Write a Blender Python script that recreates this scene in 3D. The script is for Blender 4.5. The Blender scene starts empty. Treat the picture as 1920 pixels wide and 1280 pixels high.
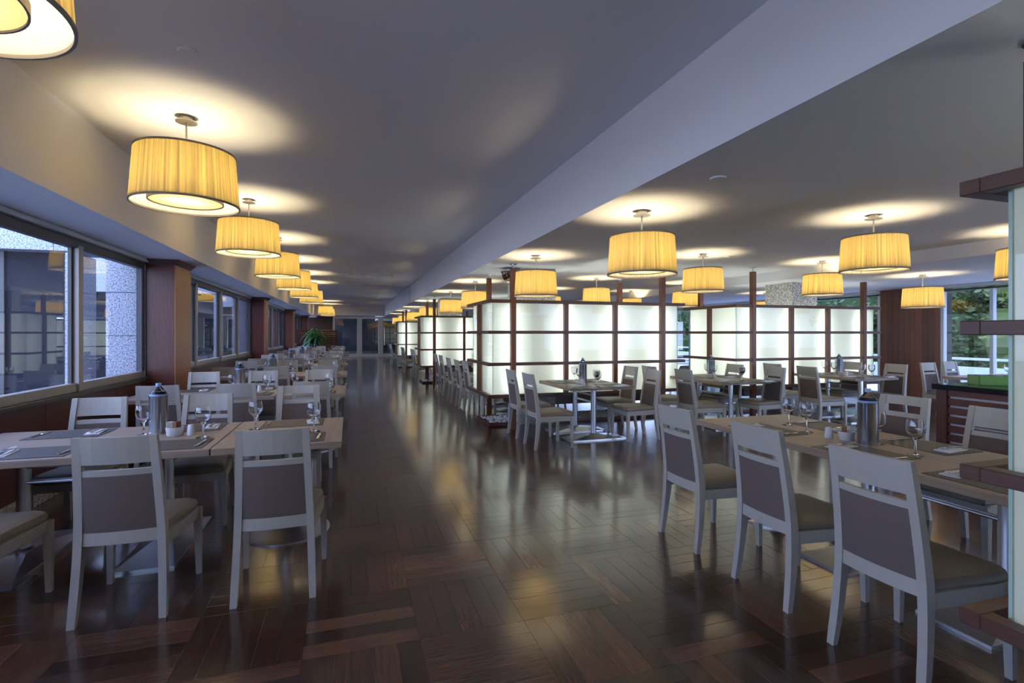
import bpy, bmesh, math, random
from mathutils import Matrix, Vector
R = math.radians
PI = math.pi
rnd = random.Random(7)
scene = bpy.context.scene
COL = scene.collection

# ------------------------------------------------------------------ camera
cam_d = bpy.data.cameras.new('camera')
cam = bpy.data.objects.new('camera', cam_d)
COL.objects.link(cam)
cam.location = (0, 0, 1.48)
cam.rotation_euler = (R(90), 0, -math.atan2(.3007, .9537))
cam_d.lens = 18.0
cam_d.sensor_width = 36.0
cam_d.shift_y = -15 / 1920
cam_d.clip_end = 300
scene.camera = cam

# ------------------------------------------------------------------ look
scene.view_settings.view_transform = 'Standard'
scene.view_settings.look = 'None'
scene.view_settings.exposure = 1.0
scene.view_settings.gamma = 1.0
scene.view_settings.use_curve_mapping = False

LAMP_LEFT_W = 11.5
LAMP_RIGHT_W = 8.5
TUBE_W = 14.5
SKY = 4.6

world = bpy.data.worlds.new('dusk_sky')
scene.world = world
world.use_nodes = True
wn, wl = world.node_tree.nodes, world.node_tree.links
wn.clear()
w_out = wn.new('ShaderNodeOutputWorld')
w_bg = wn.new('ShaderNodeBackground')
w_tc = wn.new('ShaderNodeTexCoord')
w_sep = wn.new('ShaderNodeSeparateXYZ')
w_ramp = wn.new('ShaderNodeValToRGB')
w_ramp.color_ramp.elements[0].position = 0.0
w_ramp.color_ramp.elements[0].color = (0.50, 0.60, 0.82, 1)
w_ramp.color_ramp.elements[1].position = 0.7
w_ramp.color_ramp.elements[1].color = (0.32, 0.44, 0.80, 1)
e = w_ramp.color_ramp.elements.new(0.2)
e.color = (0.41, 0.53, 0.80, 1)
wl.new(w_tc.outputs['Generated'], w_sep.inputs[0])
wl.new(w_sep.outputs['Z'], w_ramp.inputs[0])
wl.new(w_ramp.outputs[0], w_bg.inputs['Color'])
w_bg.inputs['Strength'].default_value = SKY
wl.new(w_bg.outputs[0], w_out.inputs['Surface'])

cy = scene.cycles
cy.max_bounces = 8
cy.diffuse_bounces = 4
cy.glossy_bounces = 4
cy.transmission_bounces = 6
cy.transparent_max_bounces = 16
cy.sample_clamp_indirect = 4.0
cy.caustics_reflective = False
cy.caustics_refractive = False
cy.blur_glossy = 0.5
cy.use_denoising = True

# ------------------------------------------------------------------ materials
def mat(name):
    m = bpy.data.materials.new(name)
    m.use_nodes = True
    n, l = m.node_tree.nodes, m.node_tree.links
    return m, n, l, n['Principled BSDF']

def simple(name, col, rough=.5, metal=0.0, spec=.5, bump=0.0, bscale=200.0, vary=0.0):
    m, n, l, b = mat(name)
    b.inputs['Base Color'].default_value = (*col, 1)
    b.inputs['Roughness'].default_value = rough
    b.inputs['Metallic'].default_value = metal
    b.inputs['Specular IOR Level'].default_value = spec
    tc = n.new('ShaderNodeTexCoord')
    nz = n.new('ShaderNodeTexNoise')
    nz.inputs['Scale'].default_value = bscale
    nz.inputs['Detail'].default_value = 4
    l.new(tc.outputs['Object'], nz.inputs['Vector'])
    if bump > 0:
        bp = n.new('ShaderNodeBump')
        bp.inputs['Strength'].default_value = bump
        bp.inputs['Distance'].default_value = .002
        l.new(nz.outputs['Fac'], bp.inputs['Height'])
        l.new(bp.outputs[0], b.inputs['Normal'])
    if vary > 0:
        mx = n.new('ShaderNodeMix'); mx.data_type = 'RGBA'
        mx.inputs[6].default_value = (*[c * (1 - vary) for c in col], 1)
        mx.inputs[7].default_value = (*[min(1, c * (1 + vary)) for c in col], 1)
        l.new(nz.outputs['Fac'], mx.inputs[0])
        l.new(mx.outputs[2], b.inputs['Base Color'])
    return m

def wood(name, dark, light, rough=.35, spread=.8, grain=(3.0, 55.0), bump=.15, coat=0.0):
    """procedural wood; UV u runs along the grain in metres"""
    m, n, l, b = mat(name)
    uv = n.new('ShaderNodeUVMap')
    oi = n.new('ShaderNodeObjectInfo')
    geo = n.new('ShaderNodeNewGeometry')
    add = n.new('ShaderNodeMath'); add.operation = 'ADD'
    l.new(oi.outputs['Random'], add.inputs[0]); l.new(geo.outputs['Random Per Island'], add.inputs[1])
    fr = n.new('ShaderNodeMath'); fr.operation = 'FRACT'
    l.new(add.outputs[0], fr.inputs[0])
    off = n.new('ShaderNodeVectorMath'); off.operation = 'SCALE'
    off.inputs[0].default_value = (37.0, 91.0, 13.0)
    l.new(fr.outputs[0], off.inputs['Scale'])
    va = n.new('ShaderNodeVectorMath'); va.operation = 'ADD'
    l.new(uv.outputs[0], va.inputs[0]); l.new(off.outputs[0], va.inputs[1])
    mp = n.new('ShaderNodeMapping')
    mp.inputs['Scale'].default_value = (grain[0], grain[1], 1)
    l.new(va.outputs[0], mp.inputs['Vector'])
    nz = n.new('ShaderNodeTexNoise'); nz.inputs['Scale'].default_value = 1.0
    nz.inputs['Detail'].default_value = 6; nz.inputs['Roughness'].default_value = .65
    nz.inputs['Distortion'].default_value = .4
    l.new(mp.outputs[0], nz.inputs['Vector'])
    # per piece tone
    wn2 = n.new('ShaderNodeTexWhiteNoise'); wn2.noise_dimensions = '1D'
    l.new(fr.outputs[0], wn2.inputs['W'])
    pw = n.new('ShaderNodeMath'); pw.operation = 'POWER'; pw.inputs[1].default_value = 2.2
    l.new(wn2.outputs['Value'], pw.inputs[0])
    m1 = n.new('ShaderNodeMath'); m1.operation = 'MULTIPLY'; m1.inputs[1].default_value = spread
    l.new(pw.outputs[0], m1.inputs[0])
    m2 = n.new('ShaderNodeMath'); m2.operation = 'MULTIPLY_ADD'
    m2.inputs[1].default_value = 1.1; m2.inputs[2].default_value = -.35
    l.new(nz.outputs['Fac'], m2.inputs[0])
    sm = n.new('ShaderNodeMath'); sm.operation = 'ADD'; sm.use_clamp = True
    l.new(m1.outputs[0], sm.inputs[0]); l.new(m2.outputs[0], sm.inputs[1])
    mx = n.new('ShaderNodeMix'); mx.data_type = 'RGBA'
    mx.inputs[6].default_value = (*dark, 1); mx.inputs[7].default_value = (*light, 1)
    l.new(sm.outputs[0], mx.inputs[0])
    l.new(mx.outputs[2], b.inputs['Base Color'])
    b.inputs['Roughness'].default_value = rough
    if coat:
        b.inputs['Coat Weight'].default_value = coat
        b.inputs['Coat Roughness'].default_value = .12
    bp = n.new('ShaderNodeBump'); bp.inputs['Strength'].default_value = bump
    bp.inputs['Distance'].default_value = .0015
    l.new(nz.outputs['Fac'], bp.inputs['Height'])
    l.new(bp.outputs[0], b.inputs['Normal'])
    return m

def granite(name, c0, c1, c2, scale=90):
    m, n, l, b = mat(name)
    tc = n.new('ShaderNodeTexCoord')
    nz = n.new('ShaderNodeTexNoise'); nz.inputs['Scale'].default_value = scale
    nz.inputs['Detail'].default_value = 3
    l.new(tc.outputs['Object'], nz.inputs['Vector'])
    rp = n.new('ShaderNodeValToRGB')
    rp.color_ramp.elements[0].position = .40; rp.color_ramp.elements[0].color = (*c0, 1)
    rp.color_ramp.elements[1].position = .60; rp.color_ramp.elements[1].color = (*c2, 1)
    e = rp.color_ramp.elements.new(.5); e.color = (*c1, 1)
    l.new(nz.outputs['Fac'], rp.inputs[0])
    l.new(rp.outputs[0], b.inputs['Base Color'])
    b.inputs['Roughness'].default_value = .45
    return m

def pane_mat(name, tint=(1, 1, 1), boost=1.0):
    """thin clear window glass: transparent + fresnel reflection"""
    m = bpy.data.materials.new(name); m.use_nodes = True
    n, l = m.node_tree.nodes, m.node_tree.links
    n.clear()
    o = n.new('ShaderNodeOutputMaterial'); mx = n.new('ShaderNodeMixShader')
    t = n.new('ShaderNodeBsdfTransparent'); t.inputs[0].default_value = (*tint, 1)
    g = n.new('ShaderNodeBsdfGlossy'); g.inputs['Roughness'].default_value = .0
    geo = n.new('ShaderNodeNewGeometry')
    dt = n.new('ShaderNodeVectorMath'); dt.operation = 'DOT_PRODUCT'
    l.new(geo.outputs['Normal'], dt.inputs[0]); l.new(geo.outputs['Incoming'], dt.inputs[1])
    ab = n.new('ShaderNodeMath'); ab.operation = 'ABSOLUTE'; l.new(dt.outputs['Value'], ab.inputs[0])
    om = n.new('ShaderNodeMath'); om.operation = 'SUBTRACT'; om.inputs[0].default_value = 1.0; l.new(ab.outputs[0], om.inputs[1])
    p5 = n.new('ShaderNodeMath'); p5.operation = 'POWER'; p5.inputs[1].default_value = 5.0; l.new(om.outputs[0], p5.inputs[0])
    k = n.new('ShaderNodeMath'); k.operation = 'MULTIPLY_ADD'; k.use_clamp = True
    k.inputs[1].default_value = .96 * boost; k.inputs[2].default_value = .04 * boost
    l.new(p5.outputs[0], k.inputs[0]); l.new(k.outputs[0], mx.inputs[0])
    l.new(t.outputs[0], mx.inputs[1]); l.new(g.outputs[0], mx.inputs[2])
    l.new(mx.outputs[0], o.inputs[0])
    return m

def trans_mat(name, trans, diff, wt=.7, gloss=0.0, back=None, grough=.1, pleat=0):
    """cloth or frosted glass that lets diffuse light through"""
    m = bpy.data.materials.new(name); m.use_nodes = True
    n, l = m.node_tree.nodes, m.node_tree.links
    n.clear()
    o = n.new('ShaderNodeOutputMaterial')
    t = n.new('ShaderNodeBsdfTranslucent'); t.inputs[0].default_value = (*trans, 1)
    d = n.new('ShaderNodeBsdfDiffuse'); d.inputs[0].default_value = (*diff, 1)
    mx = n.new('ShaderNodeMixShader'); mx.inputs[0].default_value = wt
    l.new(d.outputs[0], mx.inputs[1]); l.new(t.outputs[0], mx.inputs[2])
    last = mx
    if back is not None:
        geo = n.new('ShaderNodeNewGeometry')
        cm = n.new('ShaderNodeMix'); cm.data_type = 'RGBA'
        cm.inputs[6].default_value = (*diff, 1); cm.inputs[7].default_value = (*back, 1)
        l.new(geo.outputs['Backfacing'], cm.inputs[0]); l.new(cm.outputs[2], d.inputs[0])
    if pleat:
        uv = n.new('ShaderNodeUVMap'); mp = n.new('ShaderNodeMapping')
        mp.inputs['Scale'].default_value = (pleat, .25, 1)
        nz = n.new('ShaderNodeTexNoise'); nz.inputs['Scale'].default_value = 1; nz.inputs['Detail'].default_value = 3
        rp = n.new('ShaderNodeMix'); rp.data_type = 'RGBA'
        rp.inputs[6].default_value = (*[c * .35 for c in trans], 1)
        rp.inputs[7].default_value = (*[min(1, c * 1.5) for c in trans], 1)
        l.new(uv.outputs[0], mp.inputs[0]); l.new(mp.outputs[0], nz.inputs['Vector'])
        mr = n.new('ShaderNodeMapRange'); mr.inputs[1].default_value = .3; mr.inputs[2].default_value = .7
        l.new(nz.outputs['Fac'], mr.inputs[0])
        l.new(mr.outputs[0], rp.inputs[0]); l.new(rp.outputs[2], t.inputs[0])
    if gloss > 0:
        g = n.new('ShaderNodeBsdfGlossy'); g.inputs['Roughness'].default_value = grough
        f = n.new('ShaderNodeFresnel'); f.inputs['IOR'].default_value = 1.5
        k = n.new('ShaderNodeMath'); k.operation = 'MULTIPLY'; k.inputs[1].default_value = gloss
        m2 = n.new('ShaderNodeMixShader')
        l.new(f.outputs[0], k.inputs[0]); l.new(k.outputs[0], m2.inputs[0])
        l.new(mx.outputs[0], m2.inputs[1]); l.new(g.outputs[0], m2.inputs[2])
        last = m2
    l.new(last.outputs[0], o.inputs[0])
    return m

def emis(name, col, s):
    m = bpy.data.materials.new(name); m.use_nodes = True
    n, l = m.node_tree.nodes, m.node_tree.links
    n.clear()
    o = n.new('ShaderNodeOutputMaterial'); em = n.new('ShaderNodeEmission')
    em.inputs[0].default_value = (*col, 1); em.inputs[1].default_value = s
    l.new(em.outputs[0], o.inputs[0])
    return m

M = {}
M['plaster'] = simple('plaster', (.88, .87, .87), .9, bump=.03, bscale=60)
M['wall_plaster'] = simple('wall_plaster', (.6, .57, .53), .9, bump=.05, bscale=60)
M['parquet'] = wood('parquet', (.013, .0055, .005), (.15, .07, .04), rough=.25, spread=.6, grain=(5, 110), bump=.35, coat=.75)
M['parquet'].node_tree.nodes['Principled BSDF'].inputs['Specular IOR Level'].default_value = .25
M['floor_base'] = simple('floor_base', (.012, .006, .005), .6)
M['mahogany'] = wood('mahogany', (.10, .030, .014), (.24, .085, .038), rough=.35, spread=.3)
M['wenge'] = wood('wenge', (.075, .030, .019), (.15, .065, .04), rough=.4, spread=.2)
M['redwood'] = wood('redwood', (.055, .014, .010), (.17, .05, .03), rough=.35, spread=.8)
M['orange_wood'] = wood('orange_wood', (.24, .085, .03), (.46, .19, .075), rough=.35, spread=.2)
M['oak'] = wood('oak', (.26, .195, .15), (.48, .385, .30), rough=.42, spread=.25, grain=(2.2, 40), bump=.1)
M['white_paint'] = simple('white_paint', (.42, .40, .36), .38, bump=.02, bscale=90)
M['taupe_cloth'] = simple('taupe_cloth', (.14, .105, .095), .85, bump=.3, bscale=500, vary=.15)
M['taupe_leather'] = simple('taupe_leather', (.20, .165, .125), .42, bump=.15, bscale=260, vary=.12)
M['steel'] = simple('steel', (.68, .69, .72), .3, 1.0, bump=.03, bscale=300)
M['cooler_steel'] = simple('cooler_steel', (.42, .43, .46), .22, 1.0, bump=.03, bscale=300)
M['chrome'] = simple('chrome', (.75, .74, .72), .12, 1.0)
M['alu_light'] = simple('alu_light', (.40, .375, .34), .45, .3)
M['alu_dark'] = simple('alu_dark', (.085, .08, .078), .45, .3)
M['cream_frame'] = simple('cream_frame', (.72, .68, .58), .4)
M['alu_white'] = simple('alu_white', (.62, .65, .70), .4)
M['granite'] = granite('granite', (.10, .095, .09), (.42, .40, .38), (.72, .70, .67), 85)
M['granite_out'] = granite('granite_out', (.16, .17, .21), (.44, .46, .52), (.60, .62, .68), 60)
M['dark_stone'] = simple('dark_stone', (.012, .013, .018), .12)
M['pebble'] = simple('pebble', (.80, .78, .72), .6, vary=.15, bscale=8)
M['glass_pane'] = pane_mat('glass_pane', (.93, .95, 1.0), 1.6)
M['glass_face'] = pane_mat('glass_face', (.96, .99, .97), 1.0)
M['glass_edge'] = simple('glass_edge', (.45, .62, .52), .2)
M['frost'] = trans_mat('frosted_glass', (.97, .97, .92), (.82, .86, .82), wt=.62)
M['tube'] = emis('tube_light', (.93, 1.0, .93), TUBE_W)
M['shade'] = trans_mat('pleated_shade', (.36, .255, .072), (.46, .40, .29), wt=.5, back=(.92, .88, .78), pleat=110)
M['diffuser'] = trans_mat('lamp_diffuser', (.50, .40, .23), (.7, .62, .45), wt=.5)
M['trim_cloth'] = simple('shade_trim', (.26, .22, .18), .8)
M['bronze'] = simple('satin_nickel', (.55, .50, .42), .3, .9)
M['mat_weave'] = None
M['napkin'] = simple('napkin', (.80, .80, .82), .9, bump=.2, bscale=300)
M['ceramic'] = simple('ceramic', (.72, .72, .73), .22)
M['sachet_brown'] = simple('sachet_brown', (.22, .10, .06), .6)
M['sachet_white'] = simple('sachet_white', (.7, .68, .66), .6)
M['plant_green'] = simple('plant_green', (.08, .22, .05), .45, vary=.4, bscale=6)
M['tree_green'] = simple('tree_green', (.13, .18, .035), .6, vary=.6, bscale=.8)
M['tree_dark'] = simple('tree_dark', (.05, .09, .02), .6, vary=.5, bscale=1.2)
M['bark'] = simple('bark', (.10, .07, .05), .9, bump=.5, bscale=20)
M['box_green'] = simple('box_green', (.10, .26, .04), .45)
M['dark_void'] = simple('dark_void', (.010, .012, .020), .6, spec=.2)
M['terrace'] = simple('terrace', (.66, .67, .68), .8, vary=.1, bscale=2)
M['paving'] = simple('paving', (.20, .21, .23), .8, vary=.1, bscale=2)
M['lawn'] = simple('lawn', (.06, .13, .035), .9, vary=.4, bscale=3)
M['black'] = simple('black', (.01, .01, .012), .5)
M['cap_blue'] = simple('cap_blue', (.28, .42, .72), .35)
M['pot'] = simple('pot', (.35, .33, .30), .5)

def woven(name, c0, c1):
    m, n, l, b = mat(name)
    tc = n.new('ShaderNodeTexCoord')
    ch = n.new('ShaderNodeTexWave'); ch.wave_type = 'BANDS'; ch.bands_direction = 'X'; ch.inputs['Scale'].default_value = 55
    c2 = n.new('ShaderNodeTexWave'); c2.wave_type = 'BANDS'; c2.bands_direction = 'Y'; c2.inputs['Scale'].default_value = 55
    l.new(tc.outputs['Object'], ch.inputs['Vector']); l.new(tc.outputs['Object'], c2.inputs['Vector'])
    mu = n.new('ShaderNodeMath'); mu.operation = 'MULTIPLY'
    l.new(ch.outputs['Fac'], mu.inputs[0]); l.new(c2.outputs['Fac'], mu.inputs[1])
    mx = n.new('ShaderNodeMix'); mx.data_type = 'RGBA'
    mx.inputs[6].default_value = (*c0, 1); mx.inputs[7].default_value = (*c1, 1)
    l.new(mu.outputs[0], mx.inputs[0]); l.new(mx.outputs[2], b.inputs['Base Color'])
    bp = n.new('ShaderNodeBump'); bp.inputs['Strength'].default_value = .5; bp.inputs['Distance'].default_value = .001
    l.new(mu.outputs[0], bp.inputs['Height']); l.new(bp.outputs[0], b.inputs['Normal'])
    b.inputs['Roughness'].default_value = .5
    return m
M['mat_weave'] = woven('mat_weave', (.035, .030, .028), (.19, .17, .16))

def glass_solid(name, tint=(1, 1, 1)):
    m, n, l, b = mat(name)
    b.inputs['Base Color'].default_value = (*tint, 1)
    b.inputs['Roughness'].default_value = 0.0
    b.inputs['IOR'].default_value = 1.45
    b.inputs['Transmission Weight'].default_value = 1.0
    return m
M['glassware'] = glass_solid('glassware')
M['bottle_glass'] = glass_solid('bottle_glass', (.85, .93, 1.0))

# ------------------------------------------------------------------ mesh tools
def uv_box(me):
    """box projection, u along the longest extent of the mesh, metres"""
    vs = me.vertices
    if not vs: return
    lo = [min(v.co[i] for v in vs) for i in range(3)]
    hi = [max(v.co[i] for v in vs) for i in range(3)]
    ax = sorted(range(3), key=lambda i: -(hi[i] - lo[i]))
    uvl = me.uv_layers.new(name='UVMap')
    for p in me.polygons:
        nrm = [abs(c) for c in p.normal]
        k = nrm.index(max(nrm))
        rest = [a for a in ax if a != k]
        for li in p.loop_indices:
            co = vs[me.loops[li].vertex_index].co
            uvl.data[li].uv = (co[rest[0]], co[rest[1]])

class MB:
    def __init__(s):
        s.bm = bmesh.new()
    def box(s, x0, x1, y0, y1, z0, z1, bev=0.0, seg=1):
        co = [(x0, y0, z0), (x1, y0, z0), (x1, y1, z0), (x0, y1, z0), (x0, y0, z1), (x1, y0, z1), (x1, y1, z1), (x0, y1, z1)]
        return s.hexa(co, bev, seg)
    def hexa(s, co, bev=0.0, seg=1):
        v = [s.bm.verts.new(c) for c in co]
        F = [(0, 3, 2, 1), (4, 5, 6, 7), (0, 1, 5, 4), (1, 2, 6, 5), (2, 3, 7, 6), (3, 0, 4, 7)]
        fs = [s.bm.faces.new([v[i] for i in f]) for f in F]
        if bev > 0:
            es = list({e for f in fs for e in f.edges})
            bmesh.ops.bevel(s.bm, geom=es, offset=bev, segments=seg, affect='EDGES', profile=.5)
        return s
    def prism(s, poly, z0, z1, axis='z', bev=0):
        """poly: (a,b) points; extruded along axis"""
        def mk(a, b, c):
            return {'z': (a, b, c), 'y': (a, c, b), 'x': (c, a, b)}[axis]
        lo = [s.bm.verts.new(mk(a, b, z0)) for a, b in poly]
        hi = [s.bm.verts.new(mk(a, b, z1)) for a, b in poly]
        n = len(poly)
        fs = [s.bm.faces.new(lo[::-1]), s.bm.faces.new(hi)]
        for i in range(n):
            fs.append(s.bm.faces.new([lo[i], lo[(i + 1) % n], hi[(i + 1) % n], hi[i]]))
        if bev > 0:
            es = [e for e in {e for f in fs[:2] for e in f.edges}]
            bmesh.ops.bevel(s.bm, geom=es, offset=bev, segments=1, affect='EDGES')
        return s
    def lathe(s, prof, n=24, cx=0, cy=0, close=False, sx=1, sy=1):
        """prof: (r,z) list; caps where r==0"""
        rings = []
        for r, z in prof:
            if r <= 1e-6:
                rings.append([s.bm.verts.new((cx, cy, z))])
            else:
                rings.append([s.bm.verts.new((cx + sx * r * math.cos(2 * PI * i / n), cy + sy * r * math.sin(2 * PI * i / n), z)) for i in range(n)])
        pairs = list(zip(rings, rings[1:]))
        if close: pairs.append((rings[-1], rings[0]))
        for a, b in pairs:
            for i in range(n):
                j = (i + 1) % n
                if len(a) == 1 and len(b) == 1: continue
                if len(a) == 1: s.bm.faces.new([a[0], b[j], b[i]])
                elif len(b) == 1: s.bm.faces.new([a[i], a[j], b[0]])
                else: s.bm.faces.new([a[i], a[j], b[j], b[i]])
        return s
    def tube(s, p, q, r, n=10):
        p, q = Vector(p), Vector(q)
        d = (q - p); L = d.length
        rot = d.to_track_quat('Z', 'Y').to_matrix().to_4x4()
        T = Matrix.Translation(p) @ rot
        a = [s.bm.verts.new(T @ Vector((r * math.cos(2 * PI * i / n), r * math.sin(2 * PI * i / n), 0))) for i in range(n)]
        b = [s.bm.verts.new(T @ Vector((r * math.cos(2 * PI * i / n), r * math.sin(2 * PI * i / n), L))) for i in range(n)]
        s.bm.faces.new(a[::-1]); s.bm.faces.new(b)
        for i in range(n):
            s.bm.faces.new([a[i], a[(i + 1) % n], b[(i + 1) % n], b[i]])
        return s
    def loft(s, secs):
        """list of closed sections, same vert count; capped"""
        rs = [[s.bm.verts.new(c) for c in sec] for sec in secs]
        n = len(rs[0])
        for a, b in zip(rs, rs[1:]):
            for i in range(n):
                s.bm.faces.new([a[i], a[(i + 1) % n], b[(i + 1) % n], b[i]])
        s.bm.faces.new(rs[0][::-1]); s.bm.faces.new(rs[-1])
        return s
    def mesh(s, name, m, smooth=False):
        bmesh.ops.recalc_face_normals(s.bm, faces=s.bm.faces)
        me = bpy.data.meshes.new(name)
        s.bm.to_mesh(me); s.bm.free()
        if m: me.materials.append(m)
        if smooth:
            me.polygons.foreach_set('use_smooth', [True] * len(me.polygons))
            try: me.set_sharp_from_angle(angle=R(38))
            except Exception: pass
        uv_box(me)
        return me
    def obj(s, name, m, parent=None, smooth=False, **kw):
        o = put(name, s.mesh(name, m, smooth), parent)
        for k, v in kw.items(): o[k] = v
        return o

def put(name, me, parent=None, loc=None, rz=None):
    o = bpy.data.objects.new(name, me)
    COL.objects.link(o)
    if parent: o.parent = parent
    if loc: o.location = loc
    if rz is not None: o.rotation_euler = (0, 0, rz)
    return o

def empty(name, loc=(0, 0, 0), rz=0.0):
    o = bpy.data.objects.new(name, None)
    COL.objects.link(o)
    o.location = loc; o.rotation_euler = (0, 0, rz)
    o.empty_display_size = .1
    return o

def tag(o, label, cat, group=None):
    o['label'] = label; o['category'] = cat
    if group: o['group'] = group
    return o

def struct(o):
    o['kind'] = 'structure'
    return o

KIDS = {}
def copy_thing(root, loc, rz=0.0):
    c = root.copy(); COL.objects.link(c)
    c.location = loc; c.rotation_euler = (0, 0, rz)
    if root.name not in KIDS:
        KIDS[root.name] = [(k, list(k.children)) for k in root.children]
    for k, subs in KIDS[root.name]:
        d = k.copy(); COL.objects.link(d); d.parent = c
        for g in subs:
            h = g.copy(); COL.objects.link(h); h.parent = d
    return c

class Kit:
    """first placing moves the prototype itself, later ones copy it"""
    def __init__(s, root): s.root, s.used = root, False
    def place(s, loc, rz, label, cat, group):
        if not s.used:
            o = s.root; s.used = True
            KIDS.setdefault(o.name, [(k, list(k.children)) for k in o.children])
            o.location = loc; o.rotation_euler = (0, 0, rz)
        else:
            o = copy_thing(s.root, loc, rz)
        return tag(o, label, cat, group)

# ================================================================== SETTING
X0, XR = -2.58, 11.86
Y0, Y1 = -3.0, 34.2
ZL, ZA, ZB, ZC, ZS = 3.15, 2.55, 2.66, 2.48, 2.47

# floor ------------------------------------------------------------
fl = struct(MB().box(X0 - .3, XR + .4, Y0 - .2, 46, -.2, -.006).obj('floor', M['floor_base']))
SQ, OX, OY = .532, .32, 2.50
PW = SQ / 5
pl = MB().box(-SQ / 2 + .0003, SQ / 2 - .0003, -PW / 2 + .0003, PW / 2 - .0003, -.006, 0, bev=.0009).mesh('plank', M['parquet'])
def in_view(x, y):
    d = .3007 * x + .9537 * y
    if d < .6: return False
    r = .9537 * x - .3007 * y
    return abs(r / d) < 1.1 and (1.48 / d) * 960 < 760
squares = []
for i in range(math.floor((X0 - OX) / SQ), math.ceil((XR - OX) / SQ)):
    for j in range(math.floor((Y0 - OY) / SQ), math.ceil((Y1 - OY) / SQ)):
        squares.append((OX + (i + .5) * SQ, OY + (j + .5) * SQ, (i + j) % 2))
near = sorted([q for q in squares if in_view(q[0], q[1])], key=lambda q: q[0] ** 2 + q[1] ** 2)[:60]
near_set = set((round(q[0], 3), round(q[1], 3)) for q in near)
for (sx, sy, par) in near:
    for k in range(5):
        d = (k - 2) * PW
        o = put('plank', pl, fl, (sx + (d if par == 0 else 0), sy + (0 if par == 0 else d), rnd.uniform(-.0004, .0004)),
                PI / 2 if par == 0 else 0)
vs, fs, uvs = [], [], []
for (sx, sy, par) in squares:
    if (round(sx, 3), round(sy, 3)) in near_set: continue
    for k in range(5):
        d = (k - 2) * PW
        cx, cyy = sx + (d if par == 0 else 0), sy + (0 if par == 0 else d)
        hx, hy = (PW / 2 - .0003, SQ / 2 - .0003) if par == 0 else (SQ / 2 - .0003, PW / 2 - .0003)
        b = len(vs); z = rnd.uniform(-.0004, .0004)
        vs += [(cx - hx, cyy - hy, z), (cx + hx, cyy - hy, z), (cx + hx, cyy + hy, z), (cx - hx, cyy + hy, z),
               (cx - hx, cyy - hy, -.006), (cx + hx, cyy - hy, -.006), (cx + hx, cyy + hy, -.006), (cx - hx, cyy + hy, -.006)]
        fs += [(b, b + 1, b + 2, b + 3), (b, b + 4, b + 5, b + 1), (b + 1, b + 5, b + 6, b + 2), (b + 2, b + 6, b + 7, b + 3), (b + 3, b + 7, b + 4, b)]
me = bpy.data.meshes.new('planks_beyond')
me.from_pydata(vs, [], fs); me.materials.append(M['parquet'])
ul = me.uv_layers.new(name='UVMap')
for p in me.polygons:
    q = fs[p.index]
    b = (min(q) // 8) * 8
    horiz = (vs[b + 1][0] - vs[b][0]) > (vs[b + 3][1] - vs[b][1])
    for li in p.loop_indices:
        c = vs[me.loops[li].vertex_index]
        ul.data[li].uv = (c[0], c[1]) if horiz else (c[1], c[0])
o = put('planks_beyond', me, fl); o['kind'] = 'stuff'

# ceiling ----------------------------------------------------------
prof = [(X0 - .3, ZS), (-1.98, ZS), (-1.98, ZL), (2.0, ZL), (2.0, ZA), (3.45, ZA), (3.45, ZB), (7.7, ZB), (7.7, ZC), (XR + .35, ZC), (XR + .35, 3.5), (X0 - .3, 3.5)]
ceil = struct(MB().prism(prof, Y0 - .2, 46, axis='y').obj('ceiling', M['plaster']))
struct(MB().box(-1.98, 2.0, 32.2, 32.6, ZA, ZL).obj('trim_1', M['plaster']))
struct(MB().box(-1.98, 1.999, 18.38, 18.41, ZL - .003, ZL + .01).obj('trim_2', M['alu_dark']))
struct(MB().box(1.994, 2.004, 18.38, 18.41, ZA + .001, ZL).obj('trim_3', M['alu_dark']))

# wall behind the camera, with unseen glazing added to light the chair backs
struct(MB().box(X0 - .3, XR + .3, Y0 - .25, Y0, 0, .3).obj('wall_back', M['wall_plaster']))
wb = struct(empty('window_9'))
struct(MB().box(X0 - .3, 5.64, Y0 - .25, Y0, .3, 3.2).obj('wall_back', M['wall_plaster']))
for k in range(4, 8):
    x = X0 + k * 2.06
    MB().box(x - .04, x + .04, Y0 - .14, Y0 - .04, .3, 3.2).obj('mullion', M['alu_light'], wb)
    if k < 7: MB().box(x + .04, x + 2.02, Y0 - .10, Y0 - .092, .3, 3.2).obj('pane', M['glass_pane'], wb)

# left wall : granite baseboard, panelled wood, ledge ----------------
wl_ = struct(MB().box(X0 - .25, X0 - .02, Y0, Y1, 0, .86).obj('wall_left', M['redwood']))
for k in range(26):
    ya, yb = Y0 + k * 1.43, Y0 + (k + 1) * 1.43 - .004
    if ya > 33: break
    MB().box(X0 - .02, X0, ya, yb, .125, .86, bev=.002).obj('panel', M['redwood'], wl_)
struct(MB().box(X0 - .02, X0 + .012, Y0, 33, 0, .12, bev=.003).obj('baseboard_left', M['granite']))
struct(MB().box(X0 - .22, X0 + .035, Y0, 33, .86, .90, bev=.004).obj('trim_4', M['alu_dark']))

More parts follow.
